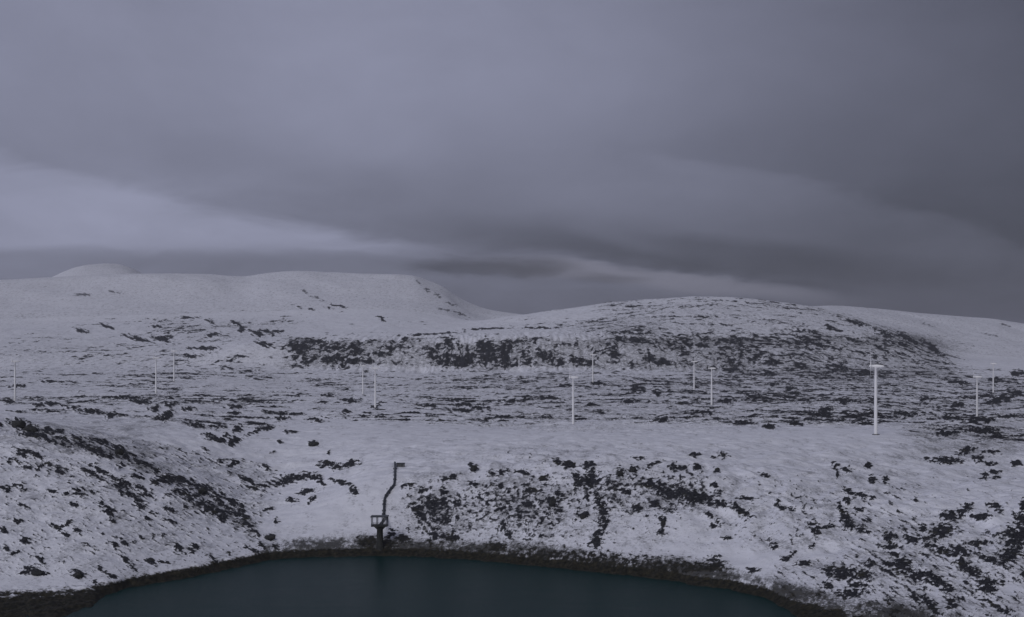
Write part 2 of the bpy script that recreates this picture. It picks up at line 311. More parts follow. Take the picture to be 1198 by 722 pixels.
rock *= 1 - 0.92 * BOX(330, 1010, 502, 528, 40, 6) * (DD > 1200) * (1 - bt)
PYr = _p

# outcrops stand out of the snow
rough = fbm(X / 7, Y / 7, 4, 151, 0.6)
amp = 1.2 * sstep(620, 700, DD) * (1 - sstep(1300, 1700, DD)) + 2.2 * sstep(1300, 1700, DD) * (1 - sstep(6000, 7000, DD))
Z2 = Z1 + rock * (0.9 + 0.8 * rough) * amp * np.clip(keep, 0, 1)
Z2 += 0.5 * fbm(X / 16, Y / 16, 3, 161) * sstep(600, 700, DD) * (1 - sstep(5500, 7000, DD)) * np.clip(keep, 0.15, 1)
# narrow cleft and overhanging bench
Z2 -= 3.5 * G(692, 562, 7, 8) * slope_near
# bare bank left when the lake is drawn down: stony shelf in the lower left corner
shelf = (DD < DB[None, :] + 8) * sstep(DA - 10, DA + 10, DD * np.ones((1, nC)))
Z2 += shelf * 2.0 * fbm(X / 12, Y / 12, 4, 171, 0.6) * (1 - sstep(-8, 8, DD - DB[None, :])) * 0.8

# ------------------------------------------------------------------ mesh
def grid_mesh(name, X, Y, Z, attrs):
    nr, nc = X.shape
    co = np.stack([X, Y, Z], -1).astype(np.float32).reshape(-1)
    idx = np.arange(nr * nc, dtype=np.int32).reshape(nr, nc)
    q = np.stack([idx[:-1, :-1], idx[:-1, 1:], idx[1:, 1:], idx[1:, :-1]], -1).reshape(-1, 4)
    me = bpy.data.meshes.new(name)
    me.vertices.add(nr * nc); me.vertices.foreach_set('co', co)
    me.loops.add(q.size); me.loops.foreach_set('vertex_index', q.reshape(-1))
    me.polygons.add(len(q))
    me.polygons.foreach_set('loop_start', np.arange(0, q.size, 4, dtype=np.int32))
    me.polygons.foreach_set('use_smooth', np.ones(len(q), dtype=bool))
    for k, v in attrs.items():
        a = me.attributes.new(k, 'FLOAT', 'POINT'); a.data.foreach_set('value', v.astype(np.float32).reshape(-1))
    me.update(calc_edges=True)
    return me

me = grid_mesh('ground', X, Y, Z2, {'rock': rock, 'earth': BOX(300, 1130, 560, 780, 14, 8) * sstep(-30, 0, PY - snow_y[None, :]) * (0.75 + 0.5 * big + 0.35 * spC) * slope_near, 'thin': np.clip((dens + 0.25 * (DD > 6100)) * (DD > 1050) * (1 - 0.9 * BOX(190, 480, 500, 640, 30, 14)) + (0.08 + 0.7 * (dL + dC + dR)) * slope_near, 0, 1)})
ground = bpy.data.objects.new('ground', me); COL.objects.link(ground)
ground['kind'] = 'structure'

PYf = proj_y(Z2)
def surf(px, py, lo=620, hi=7000):
    """the point of the ground that the photograph shows at (px, py)"""
    j = int(np.argmin(np.abs(PXc - px)))
    col = PYf[:, j]; ok = (D > lo) & (D < hi) & (col <= py)
    i = int(np.argmax(ok))
    t = (col[i-1] - py) / max(1e-6, col[i-1] - col[i])
    d = D[i-1] + (D[i] - D[i-1]) * t; z = Z2[i-1, j] + (Z2[i, j] - Z2[i-1, j]) * t
    return Vector((d * (px - CX) / F, d, z))
def ground_z(x, y):
    px = CX + F * x / y; j = int(np.argmin(np.abs(PXc - px)))
    return float(np.interp(y, D, Z2[:, j]))

# ------------------------------------------------------------------ materials
class NT:
    def __init__(s, tree): s.t = tree; s.n = tree.nodes; s.l = tree.links
    def new(s, typ, **kw):
        nd = s.n.new(typ)
        for k, v in kw.items(): setattr(nd, k, v)
        return nd
    def put(s, sock, v):
        if isinstance(v, bpy.types.NodeSocket): s.l.new(v, sock)
        else: sock.default_value = v
    def m(s, op, *a, clamp=False):
        nd = s.n.new('ShaderNodeMath'); nd.operation = op; nd.use_clamp = clamp
        for i, v in enumerate(a): s.put(nd.inputs[i], v)
        return nd.outputs[0]
    def ss(s, lo, hi, x):
        nd = s.n.new('ShaderNodeMapRange'); nd.interpolation_type = 'SMOOTHSTEP'
        s.put(nd.inputs['Value'], x); s.put(nd.inputs['From Min'], lo); s.put(nd.inputs['From Max'], hi)
        return nd.outputs[0]
    def noise(s, vec, scale, detail=4, rough=0.55, dist=0.0):
        nd = s.n.new('ShaderNodeTexNoise'); s.put(nd.inputs['Vector'], vec)
        nd.inputs['Scale'].default_value = scale; nd.inputs['Detail'].default_value = detail
        nd.inputs['Roughness'].default_value = rough; nd.inputs['Distortion'].default_value = dist
        return nd.outputs[0]
    def mix(s, f, a, b):
        nd = s.n.new('ShaderNodeMix'); nd.data_type = 'RGBA'
        s.put(nd.inputs[0], f); s.put(nd.inputs[6], a); s.put(nd.inputs[7], b)
        return nd.outputs[2]
    def scalev(s, vec, v):
        nd = s.n.new('ShaderNodeVectorMath'); nd.operation = 'MULTIPLY'
        s.put(nd.inputs[0], vec); nd.inputs[1].default_value = v
        return nd.outputs[0]

def mat(name):
    m = bpy.data.materials.new(name); m.use_nodes = True
    t = NT(m.node_tree); b = m.node_tree.nodes['Principled BSDF']
    return m, t, b

def ground_mat():
    m, t, b = mat('snow_and_rock')
    g = t.new('ShaderNodeNewGeometry'); P = g.outputs['Position']
    sep = t.new('ShaderNodeSeparateXYZ'); t.l.new(P, sep.inputs[0]); z = sep.outputs[2]
    at = t.new('ShaderNodeAttribute', attribute_name='rock'); r = at.outputs['Fac']
    n1 = t.noise(P, 0.35, 5, 0.65)         # ~3 m
    n2 = t.noise(P, 0.06, 5, 0.6)          # ~16 m
    n3 = t.noise(P, 1.6, 3, 0.6)
    steep = t.new('ShaderNodeSeparateXYZ'); t.l.new(g.outputs['Normal'], steep.inputs[0]); nz = steep.outputs[2]
    s = t.m('MULTIPLY', t.ss(0.80, 0.60, nz), 0.42)
    v = t.m('ADD', t.m('ADD', r, s), t.m('MULTIPLY', t.m('SUBTRACT', n1, 0.5), 0.95))
    v = t.m('ADD', v, t.m('MULTIPLY', t.m('SUBTRACT', n2, 0.5), 0.5))
    v = t.m('ADD', v, t.m('MULTIPLY', t.m('SUBTRACT', n3, 0.5), 0.55))
    mask = t.ss(0.26, 0.72, v)
    # bare bank below the snow line
    ze = t.m('ADD', z, t.m('ADD', t.m('MULTIPLY', t.m('SUBTRACT', n2, 0.5), -2.4), t.m('MULTIPLY', t.m('SUBTRACT', n1, 0.5), -5.0)))
    ea = t.new('ShaderNodeAttribute', attribute_name='earth').outputs['Fac']
    n4 = t.noise(P, 0.75, 5, 0.75)
    bank = t.m('MAXIMUM', t.ss(-150.4, -151.8, ze), t.m('MULTIPLY', t.ss(0.62, 0.98, t.m('ADD', t.m('MULTIPLY', ea, 0.75), t.m('MULTIPLY', n4, 0.75))), 0.92))
    snow = t.mix(t.ss(0.35, 0.7, n2), (0.79, 0.80, 0.86, 1), (0.85, 0.86, 0.92, 1))
    # thin snow with heather and stones showing faintly
    ta = t.new('ShaderNodeAttribute', attribute_name='thin').outputs['Fac']
    tv = t.m('ADD', t.noise(t.scalev(P, (0.07, 0.022, 0.16)), 1.0, 8, 0.76), t.m('MULTIPLY', t.m('SUBTRACT', n1, 0.5), 0.5))
    tv = t.m('ADD', tv, t.m('MULTIPLY', ta, 0.26))
    thin = t.m('MULTIPLY', t.ss(0.55, 0.82, tv), 0.70)
    snow = t.mix(thin, snow, (0.085, 0.085, 0.088, 1))
    fl = t.ss(0.60, 0.74, t.m('ADD', t.noise(P, 0.55, 5, 0.75), t.m('MULTIPLY', ta, 0.20)))
    snow = t.mix(t.m('MULTIPLY', fl, 0.40), snow, (0.10, 0.098, 0.095, 1))
    rk = t.mix(t.ss(0.35, 0.75, t.noise(P, 0.5, 6, 0.75)), (0.009, 0.010, 0.015, 1), (0.058, 0.058, 0.066, 1))
    rk = t.mix(t.ss(0.55, 0.75, t.noise(P, 0.09, 3)), rk, (0.034, 0.033, 0.022, 1))
    bk = t.mix(t.ss(0.35, 0.75, t.noise(P, 0.35, 6, 0.75)), (0.006, 0.007, 0.005, 1), (0.050, 0.044, 0.028, 1))
    c = t.mix(mask, snow, rk)
    c = t.mix(bank, c, bk)
    t.l.new(c, b.inputs['Base Color'])
    b.inputs['Roughness'].default_value = 0.85
    b.inputs['Specular IOR Level'].default_value = 0.2
    bp = t.new('ShaderNodeBump'); bp.inputs['Strength'].default_value = 0.55; bp.inputs['Distance'].default_value = 1.0
    hh = t.m('ADD', t.m('MULTIPLY', t.noise(P, 0.12, 6, 0.6), 1.3), t.m('MULTIPLY', t.m('MULTIPLY', n3, t.m('ADD', mask, bank)), 0.6))
    t.l.new(hh, bp.inputs['Height']); t.l.new(bp.outputs[0], b.inputs['Normal'])
    return m
me.materials.append(ground_mat())

def simple(name, c0, c1, scale, rough, metal=0.0, bump=0.0):
    m, t, b = mat(name)
    tc = t.new('ShaderNodeTexCoord'); n = t.noise(tc.outputs['Object'], scale, 5, 0.6)
    t.l.new(t.mix(t.ss(0.35, 0.7, n), c0 + (1,), c1 + (1,)), b.inputs['Base Color'])
    b.inputs['Roughness'].default_value = rough; b.inputs['Metallic'].default_value = metal
    if bump:
        bp = t.new('ShaderNodeBump'); bp.inputs['Strength'].default_value = bump; bp.inputs['Distance'].default_value = 0.3
        t.l.new(n, bp.inputs['Height']); t.l.new(bp.outputs[0], b.inputs['Normal'])
    return m
M_WHITE = simple('white_tower_paint', (0.86, 0.86, 0.88), (0.90, 0.90, 0.92), 0.15, 0.35)
M_CONC = simple('wet_concrete', (0.055, 0.058, 0.062), (0.11, 0.11, 0.115), 0.5, 0.8, bump=0.3)
M_PIER = simple('dark_stained_concrete', (0.016, 0.018, 0.018), (0.045, 0.046, 0.044), 0.5, 0.85, bump=0.4)
M_STEEL = simple('dark_pipe_steel', (0.020, 0.024, 0.032), (0.045, 0.05, 0.06), 0.4, 0.55)
M_ROCK = simple('dark_boulder_rock', (0.012, 0.013, 0.015), (0.038, 0.038, 0.036), 0.5, 0.85, bump=0.7)

def water_mat():
    m, t, b = mat('lake_water')
    g = t.new('ShaderNodeNewGeometry'); P = g.outputs['Position']
    n = t.noise(t.scalev(P, (0.02, 0.02, 0.02)), 1.0, 3)
    t.l.new(t.mix(n, (0.003, 0.025, 0.025, 1), (0.004, 0.030, 0.029, 1)), b.inputs['Base Color'])
    b.inputs['Roughness'].default_value = 0.22; b.inputs['IOR'].default_value = 1.18
    b.inputs['Specular IOR Level'].default_value = 0.10
    bp = t.new('ShaderNodeBump'); bp.inputs['Strength'].default_value = 0.8; bp.inputs['Distance'].default_value = 0.5
    w = t.m('ADD', t.noise(P, 0.5, 4, 0.6), t.m('MULTIPLY', t.noise(t.scalev(P, (0.02, 0.07, 0.05)), 1.0, 3), 1.2))
    t.l.new(w, bp.inputs['Height']); t.l.new(bp.outputs[0], b.inputs['Normal'])
    return m
wm = bpy.data.meshes.new('lake_water')
bm = bmesh.new()
vs = [bm.verts.new((x, y, WATER_Z)) for x, y in ((-420, 470), (420, 470), (460, 760), (330, 1000), (-330, 1000), (-460, 760))]
bm.faces.new(vs); bm.to_mesh(wm); bm.free()
wm.materials.append(water_mat())
lake = bpy.data.objects.new('lake_water', wm); COL.objects.link(lake); lake['kind'] = 'structure'

# ------------------------------------------------------------------ object helpers
def empty(name, loc):
    o = bpy.data.objects.new(name, None); COL.objects.link(o); o.location = loc; o.empty_display_size = 2
    return o
def tag(o, label, cat, group=None):
    o['label'] = label; o['category'] = cat
    if group: o['group'] = group
def mk(name, bm, m, parent=None, smooth=True, loc=None):
    me = bpy.data.meshes.new(name); bmesh.ops.recalc_face_normals(bm, faces=bm.faces)
    bm.to_mesh(me); bm.free(); me.materials.append(m)
    if smooth:
        me.polygons.foreach_set('use_smooth', [True] * len(me.polygons)); me.update()
    o = bpy.data.objects.new(name, me); COL.objects.link(o)
    if parent: o.parent = parent
    if loc is not None: o.location = loc
    return o
def lathe(bm, prof, seg=20, mtx=Matrix()):
    rings = []
    for r, z in prof:
        rings.append([bm.verts.new(mtx @ Vector((r * math.cos(2*math.pi*k/seg), r * math.sin(2*math.pi*k/seg), z))) for k in range(seg)])
    for a, b in zip(rings, rings[1:]):
        for k in range(seg): bm.faces.new((a[k], a[(k+1) % seg], b[(k+1) % seg], b[k]))
    bm.faces.new(rings[0][::-1]); bm.faces.new(rings[-1])
def box(bm, c, s, bev=0.0, rot=None):
    m = Matrix.Translation(c) @ (rot or Matrix()) @ Matrix.Diagonal((s[0], s[1], s[2], 1))
    r = bmesh.ops.create_cube(bm, size=1, matrix=m)
    if bev:
        es = list({e for v in r['verts'] for e in v.link_edges})
        bmesh.ops.bevel(bm, geom=es, offset=bev, segments=2, affect='EDGES')
def tube(bm, pts, r, seg=12):
    rings = []
    for i, p in enumerate(pts):
        d = (pts[min(i+1, len(pts)-1)] - pts[max(i-1, 0)]).normalized()
        a = d.orthogonal().normalized() if i == 0 else (rings_a - d * rings_a.dot(d)).normalized()
        rings_a = a; b = d.cross(a)
        rings.append([bm.verts.new(p + (a * math.cos(2*math.pi*k/seg) + b * math.sin(2*math.pi*k/seg)) * r) for k in range(seg)])
    for q0, q1 in zip(rings, rings[1:]):
        for k in range(seg): bm.faces.new((q0[k], q0[(k+1) % seg], q1[(k+1) % seg], q1[k]))
    bm.faces.new(rings[0][::-1]); bm.faces.new(rings[-1])

# ------------------------------------------------------------------ wind turbines
HUB = 80.0
def make_turbine():
    root = empty('wind_turbine', (0, 0, 0))
    b = bmesh.new(); lathe(b, [(4.6, -2.5), (4.6, 0.0), (4.2, 0.35)], 24); mk('foundation', b, M_CONC, root)
    b = bmesh.new()
    lathe(b, [(2.15, 0.3), (2.15, 0.6), (2.0, 14), (1.85, 30), (1.7, 48), (1.5, 64), (1.35, 77.6), (1.7, 77.9), (1.7, 78.3)], 28)
    mk('tower', b, M_WHITE, root)
    b = bmesh.new()      # nacelle lies along x, the rotor on the left end: seen side on
    prof = [(-4.2, 1.25), (-3.4, 1.55), (1.5, 1.75), (6.0, 1.6), (8.6, 1.2), (9.2, 0.7)]
    rings = []
    for x, hgt in prof:
        rings.append([b.verts.new((x, 1.5 * hgt / 1.75 * sx, HUB + hgt * sz - (0.1 if x > 5 else 0))) for sx, sz in
                      ((-.8, -1), (.8, -1), (1, -.8), (1, .8), (.8, 1), (-.8, 1), (-1, .8), (-1, -.8))])
    for q0, q1 in zip(rings, rings[1:]):
        for k in range(8): b.faces.new((q0[k], q0[(k+1) % 8], q1[(k+1) % 8], q1[k]))
    b.faces.new(rings[0][::-1]); b.faces.new(rings[-1])
    nac = mk('nacelle', b, M_WHITE, root)
    b = bmesh.new(); tube(b, [Vector((7.2, 0.5, HUB + 1.4)), Vector((7.2, 0.5, HUB + 2.9))], 0.07, 6)
    tube(b, [Vector((7.2, -0.2, HUB + 2.8)), Vector((7.2, 1.2, HUB + 2.8))], 0.06, 6); mk('wind_vane', b, M_STEEL, nac)
    b = bmesh.new()
    lathe(b, [(0.25, -2.3), (0.9, -2.0), (1.4, -1.2), (1.55, -0.2), (1.5, 0.9)], 20, Matrix.Translation((-5.2, 0, HUB)) @ Matrix.Rotation(R(90), 4, 'Y'))
    mk('hub', b, M_WHITE, root)
    for k in range(3):
        b = bmesh.new(); rings = []
        L = 24.0
        for s_, ch, thk in ((1.0, 0.8, 0.8), (2.4, 0.8, 0.75), (4.5, 1.7, 0.45), (7, 1.6, 0.30), (11, 1.2, 0.18), (16, 0.85, 0.10), (21, 0.5, 0.06), (L, 0.16, 0.03)):
            tw = R(5 * (1 - s_ / L))
            ring = []
            for q in range(10):
                an = 2 * math.pi * q / 10
                yy = math.cos(an) * ch * (1 if math.cos(an) > 0 else 0.6); xx = math.sin(an) * thk
                ring.append(b.verts.new((xx * math.cos(tw) - yy * math.sin(tw), xx * math.sin(tw) + yy * math.cos(tw), s_)))
            rings.append(ring)
        for q0, q1 in zip(rings, rings[1:]):
            for i in range(10): b.faces.new((q0[i], q0[(i+1) % 10], q1[(i+1) % 10], q1[i]))
        b.faces.new(rings[0][::-1]); b.faces.new(rings[-1])
        bl_ = mk('blade', b, M_WHITE, root)
        bl_.location = (-5.6, 0, HUB); bl_.rotation_euler = (R(120 * k + 2), 0, 0)
    return root
turb = make_turbine()
TG = 'white wind turbines spread over the snowy plateau'
TB = [ # base px, base py, height px, label
 (1024.5, 508.5, 80, 'largest and nearest white wind turbine, on open snow right of the centre'),
 (670.5, 496.5, 55, 'second tallest wind turbine, alone at the upper edge of the smooth middle snowfield'),
 (1143, 489, 48, 'mid-sized wind turbine on dark rocky ground, left of the smallest at the right edge'),
 (439, 477, 46, 'taller turbine of the close pair left of the middle, below the dark cliff band'),
 (17.5, 470, 47, 'faint wind turbine standing alone at the far left of the plain'),
 (832.5, 474, 43, 'nearer turbine of the close pair below the rocky dome, right one of the two'),
 (182.5, 460, 41, 'nearer turbine of the faint left pair, just left of its neighbour'),
 (203.5, 447, 36, 'farther turbine of the faint left pair, standing higher up the plain'),
 (693.5, 448, 33, 'distant thin turbine right behind the second tallest one, in front of the cliff foot'),
 (812, 457, 34, 'farther turbine of the pair below the rocky dome, left one of the two'),
 (1162, 459.5, 34, 'distant small turbine nearest the right edge, before the smooth pale hill'),
 (424.5, 461, 33, 'farther and smaller turbine of the close pair left of the middle'),
]
for i, (px, py, hp, lab) in enumerate(TB):
    want = HUB * F / hp
    # the base rests on the ground that appears at this row; look near the distance the size tells
    j = int(np.argmin(np.abs(PXc - px)))
    ok = np.where((D > want * 0.80) & (D < want * 1.2))[0]
    cost = np.abs(PYf[ok, j] - py) + np.abs(D[ok] - want) / want * 6
    ii = ok[int(np.argmin(cost))]
    p = Vector((D[ii] * (px - CX) / F, D[ii], Z2[ii, j]))
    s = hp * D[ii] / F / HUB
    print('turbine', px, 'D', round(D[ii]), 'want', round(want), 'py', round(float(PYf[ii, j]), 1), py, 'scale', round(s, 2))
    if i == 0: o = turb
    else:
        o = turb.copy(); COL.objects.link(o)
        for ch in list(turb.children):
            c = ch.copy(); COL.objects.link(c); c.parent = o
            for g2 in ch.children:
                d2 = g2.copy(); COL.objects.link(d2); d2.parent = c
    o.location = p; o.scale = (s, s, s)
    o.rotation_euler = (0, 0, math.atan2(-(px - CX), F))
    tag(o, lab, 'wind turbine', TG)
    # the ground is level under the foundation
# ------------------------------------------------------------------ water pipe down the lake slope
def sp_(px, py, up=1.5):
    p = surf(px, py); return Vector((p.x, p.y, p.z + up))
path = [(462, 543), (462.2, 550), (462, 558), (462, 566), (461, 570), (457, 573), (453, 578), (450, 585), (449.3, 592), (449.2, 600), (448.5, 606)]
pp = [sp_(*q) for q in path]
# smooth the run so that the pipe does not follow every bump
for _ in range(4):
    pp = [pp[0]] + [(pp[i-1] + pp[i] * 2 + pp[i+1]) / 4 for i in range(1, len(pp)-1)] + [pp[-1]]
fine = []
for i in range(len(pp) - 1):
    p0, p1, p2, p3 = pp[max(i-1, 0)], pp[i], pp[i+1], pp[min(i+2, len(pp)-1)]
    for k in range(5):
        t = k / 5
        fine.append(0.5 * ((2*p1) + (p2-p0)*t + (2*p0-5*p1+4*p2-p3)*t*t + (-p0+3*p1-3*p2+p3)*t**3))
fine.append(pp[-1])
ip = []
for i in range(len(path) - 1):
    for k in range(5): ip.append(path[i][0] + (path[i+1][0] - path[i][0]) * k / 5)
ip.append(path[-1][0])
for p, x_ in zip(fine, ip): p.x = (x_ - CX) / F * p.y
for p in fine: p.z = max(p.z, ground_z(p.x, p.y) + 0.9)
root = empty('water_pipe', pp[-1]); org = pp[-1]
tag(root, 'dark steel water pipe bending down the snowy slope into the intake above the lake', 'pipe')
b = bmesh.new(); tube(b, [p - org for p in fine], 0.95, 14); mk('pipe', b, M_STEEL, root)
for i in range(4, len(fine) - 1, 8):
    p = fine[i]; gz = ground_z(p.x, p.y)
    b = bmesh.new(); hh = p.z - gz + 2.5
    box(b, (p.x - org.x, p.y - org.y, p.z - 0.6 - hh / 2 - org.z), (3.2, 1.0, hh), 0.1); mk('support', b, M_CONC, root, False)
for i in range(8, len(fine) - 1, 8):
    p = fine[i]; d = (fine[i+1] - fine[i-1]).normalized()
    b = bmesh.new(); tube(b, [p - d * 0.25 - org, p + d * 0.25 - org], 1.4, 14); mk('flange', b, M_STEEL, root)
# valve house at the top end
vh = surf(468.5, 546)
root = empty('valve_house', vh)
tag(root, 'small dark low valve hut at the top end of the steel water pipe', 'hut')
b = bmesh.new(); box(b, (0.2, 0, 0.6), (7.2, 4.0, 4.6), 0.15); mk('wall', b, M_CONC, root, False)
b = bmesh.new(); box(b, (0.2, 0, 3.15), (8.0, 4.8, 0.5), 0.08); mk('roof', b, M_STEEL, root, False)
b = bmesh.new(); box(b, (1.6, -2.06, 1.3), (1.3, 0.14, 2.2), 0.03); mk('door', b, M_STEEL, root, False)
# intake tower: pillar standing in the water, platform with railing on top
base = surf(444.5, 641)
top = surf(444.5, 612)
root = empty('intake_tower', (base.x, base.y, WATER_Z))
tag(root, 'dark concrete intake tower with a railed platform standing at the lake edge', 'tower')
hT = 21.5
b = bmesh.new(); lathe(b, [(4.2, -3), (4.0, 0), (3.3, 5), (2.5, 11), (2.3, hT - 3.0), (4.6, hT - 0.8), (5.0, hT - 0.5)], 16); mk('pillar', b, M_PIER, root)
b = bmesh.new(); box(b, (-0.2, 0, hT), (12.4, 8.0, 1.0), 0.1); mk('deck', b, M_PIER, root, False)
for x in (-6, -2, 2, 5.6):
    for y in (-3.8, 3.8):
        b = bmesh.new(); box(b, (x, y, hT + 3.6), (0.5, 0.5, 6.4), 0.05); mk('post', b, M_STEEL, root, False)
b = bmesh.new(); box(b, (-0.2, 0, hT + 7.0), (13.2, 8.8, 0.7), 0.08); mk('roof', b, M_STEEL, root, False)
for y in (-3.8, 3.8):
    b = bmesh.new(); box(b, (-0.2, y, hT + 1.8), (11.6, 0.16, 0.16)); box(b, (-0.2, y, hT + 1.1), (11.6, 0.12, 0.12))
    for k in range(7): box(b, (-5.2 + k * 1.7, y, hT + 1.1), (0.1, 0.1, 1.4))
    mk('railing', b, M_STEEL, root, False)
# footbridge from the deck to the slope
b = bmesh.new()
yb = base.y + 4.0
y1 = yb
while ground_z(base.x, y1) < WATER_Z + hT + 0.2 and y1 < base.y + 90: y1 += 1
box(b, (0, (yb + y1) / 2 - base.y + 0.5, hT + 0.05), (2.6, (y1 - yb) + 2, 0.6), 0.05)
mk('footbridge', b, M_CONC, root, False)
print('intake', base, 'bridge len', y1 - yb)

# ------------------------------------------------------------------ boulders
rng = np.random.RandomState(5)
def boulder(px, py, wpx, hpx, label, seed):
    p = surf(px, py + hpx * 0.5); s = p.y / F
    b = bmesh.new(); bmesh.ops.create_icosphere(b, subdivisions=4, radius=1)
    co = np.array([v.co[:] for v in b.verts])
    pl = np.random.RandomState(seed).normal(size=(14, 3)); pl /= np.linalg.norm(pl, axis=1)[:, None]
    cut = np.random.RandomState(seed + 1).uniform(0.62, 0.95, 14)
    dmat = co @ pl.T
    k = np.min(np.where(dmat > 1e-3, cut / np.maximum(dmat, 1e-3), 9), axis=1)
    co = co * np.minimum(k, 1.0)[:, None]
    n = fbm(co[:, 0] * 2.2 + seed, co[:, 1] * 2.2 + co[:, 2] * 1.7, 4, seed)
    co *= (1 + 0.09 * n)[:, None]
    for v, c in zip(b.verts, co): v.co = (c[0] * wpx * s * 0.55, c[1] * wpx * s * 0.42, c[2] * hpx * s * 0.62)
    o = mk('boulder', b, M_ROCK, None, True, (p.x, p.y, p.z + hpx * s * 0.28))
    o.rotation_euler = (0, R(rng.uniform(-8, 12)), 0)
    tag(o, label, 'boulder', 'dark boulders sticking out of the snow')
BO = [
 (22, 495, 20, 9, 'big black boulder on the crest at the left edge, largest of all'),
 (36, 501, 17, 7, 'low dark boulder touching the right side of the big black crest boulder'),
 (139, 527, 11, 9, 'rounded dark boulder near the middle of the left rock crest'),
 (237, 573, 13, 8, 'dark brownish boulder above the lower end of the left rock crest'),
 (316, 628, 12, 6, 'dark boulder by the shore where the left crest meets the lake'),
 (91, 671, 11, 7, 'dark boulder in the snow just above the left bank, right one of two'),
 (43, 669, 14, 6, 'dark flat boulder in the snow above the left bank, left one of two'),
 (682, 603.5, 9, 6, 'small lone dark boulder on clean snow below the black cleft'),
 (740, 549, 9, 6, 'right one of two small round boulders right of the black cleft'),
 (725, 553, 8, 7, 'left one of two small round boulders right of the black cleft'),
 (367, 519, 12, 5, 'lone dark boulder on the smooth snow behind the left crest'),
 (646, 587, 8, 8, 'roundish dark boulder in the middle of the speckled slope left of the cleft'),
 (554, 547, 9, 7, 'dark boulder on the rim of the lake slope right of the water pipe'),
]
for i, a in enumerate(BO): boulder(*a, 40 + 7 * i)

# ------------------------------------------------------------------ haze
b = bmesh.new()
x0, x1, y0, y1, z0, z1 = -56000, 56000, -56000, 56000, float(Z2.min()) - 1.0, float(Z2.max()) + 20
bmesh.ops.create_cube(b, size=1, matrix=Matrix.Translation(((x0+x1)/2, (y0+y1)/2, (z0+z1)/2)) @ Matrix.Diagonal((x1-x0, y1-y0, z1-z0, 1)))
hm = bpy.data.meshes.new('haze'); b.to_mesh(hm); b.free()
m = bpy.data.materials.new('haze'); m.use_nodes = True; nt = m.node_tree
nt.nodes.remove(nt.nodes['Principled BSDF'])
pv = nt.nodes.new('ShaderNodeVolumePrincipled'); pv.inputs['Color'].default_value = (0.78, 0.79, 0.88, 1); pv.inputs['Density'].default_value = 3.0e-5
pv.inputs['Anisotropy'].default_value = 0.0
nt.links.new(pv.outputs[0], nt.nodes['Material Output'].inputs['Volume'])
hm.materials.append(m)
hz = bpy.data.objects.new('haze', hm); COL.objects.link(hz); hz['kind'] = 'stuff'

# ------------------------------------------------------------------ sky and light
SUN_EL, SUN_AZ = R(32), R(-158)       # azimuth clockwise from +Y: behind the camera, to the left
w = bpy.data.worlds.new('World'); SC.world = w; w.use_nodes = True
t = NT(w.node_tree); bg = w.node_tree.nodes['Background']; wo = w.node_tree.nodes['World Output']
sk = t.new('ShaderNodeTexSky', sky_type='NISHITA', sun_disc=False)
sk.sun_elevation = SUN_EL; sk.sun_rotation = SUN_AZ; sk.air_density = 1.0; sk.dust_density = 1.5
t.l.new(sk.outputs[0], bg.inputs[0]); bg.inputs[1].default_value = 0.05
tc = t.new('ShaderNodeTexCoord'); dirv = tc.outputs['Generated']
sp = t.new('ShaderNodeSeparateXYZ'); t.l.new(dirv, sp.inputs[0]); dx, dy, dz = sp.outputs
yy = t.m('MAXIMUM', dy, 0.3)
Uu = t.m('DIVIDE', dx, yy); Vv = t.m('DIVIDE', dz, yy)
# slow drifting shapes: stretch the noise along the horizon
st = t.scalev(dirv, (3.0, 3.0, 11.0))
na = t.noise(st, 1.0, 5, 0.55, 0.6); nb = t.noise(t.scalev(dirv, (7.0, 7.0, 24.0)), 1.3, 5, 0.6, 0.5)
nc_ = t.noise(t.scalev(dirv, (5.0, 5.0, 9.0)), 1.0, 6, 0.55, 0.3)
ka = t.m('SUBTRACT', na, 0.5); kb = t.m('SUBTRACT', nb, 0.5); kc = t.m('SUBTRACT', nc_, 0.5)
# cloud layout in hundredths of the picture: x to the right, y downward, from direction tangents
Xs = t.m('ADD', t.m('MULTIPLY_ADD', Uu, 14.46, 5.99), t.m('ADD', t.m('MULTIPLY', ka, 0.7), t.m('MULTIPLY', kc, 0.9)))
Ys = t.m('ADD', t.m('MULTIPLY_ADD', Vv, -14.46, 4.07), t.m('MULTIPLY', kb, 0.42))
def ramp(x, lo, hi, pts):
    nd = t.new('ShaderNodeValToRGB'); nd.color_ramp.interpolation = 'B_SPLINE'
    mr = t.new('ShaderNodeMapRange'); t.put(mr.inputs['Value'], x); mr.inputs['From Min'].default_value = lo; mr.inputs['From Max'].default_value = hi
    t.l.new(mr.outputs[0], nd.inputs[0]); cr = nd.color_ramp
    while len(cr.elements) < len(pts): cr.elements.new(0.5)
    for e, (p, v) in zip(cr.elements, pts): e.position = (p - lo) / (hi - lo); e.color = (v, v, v, 1)
    return nd.outputs[0]
top = ramp(Xs, -1, 13, [(-1, .53), (0.5, .535), (3, .56), (5.5, .56), (8, .48), (10, .395), (12, .345), (13, .34)])
mid = ramp(Xs, -1, 13, [(-1, .505), (1, .50), (3, .505), (5, .485), (6.5, .46), (8, .44), (9.5, .385), (11, .325), (13, .30)])
low = ramp(Xs, -1, 13, [(-1, .50), (3, .49), (5, .43), (6.2, .41), (8, .395), (9.5, .35), (10.5, .32), (13, .305)])
def lerp(f, a, b_):  # a + f (b-a)
    return t.m('MULTIPLY_ADD', f, t.m('SUBTRACT', b_, a), a)
L = lerp(t.ss(0.9, 2.7, Ys), top, mid)
L = lerp(t.ss(2.2, 3.1, Ys), L, low)
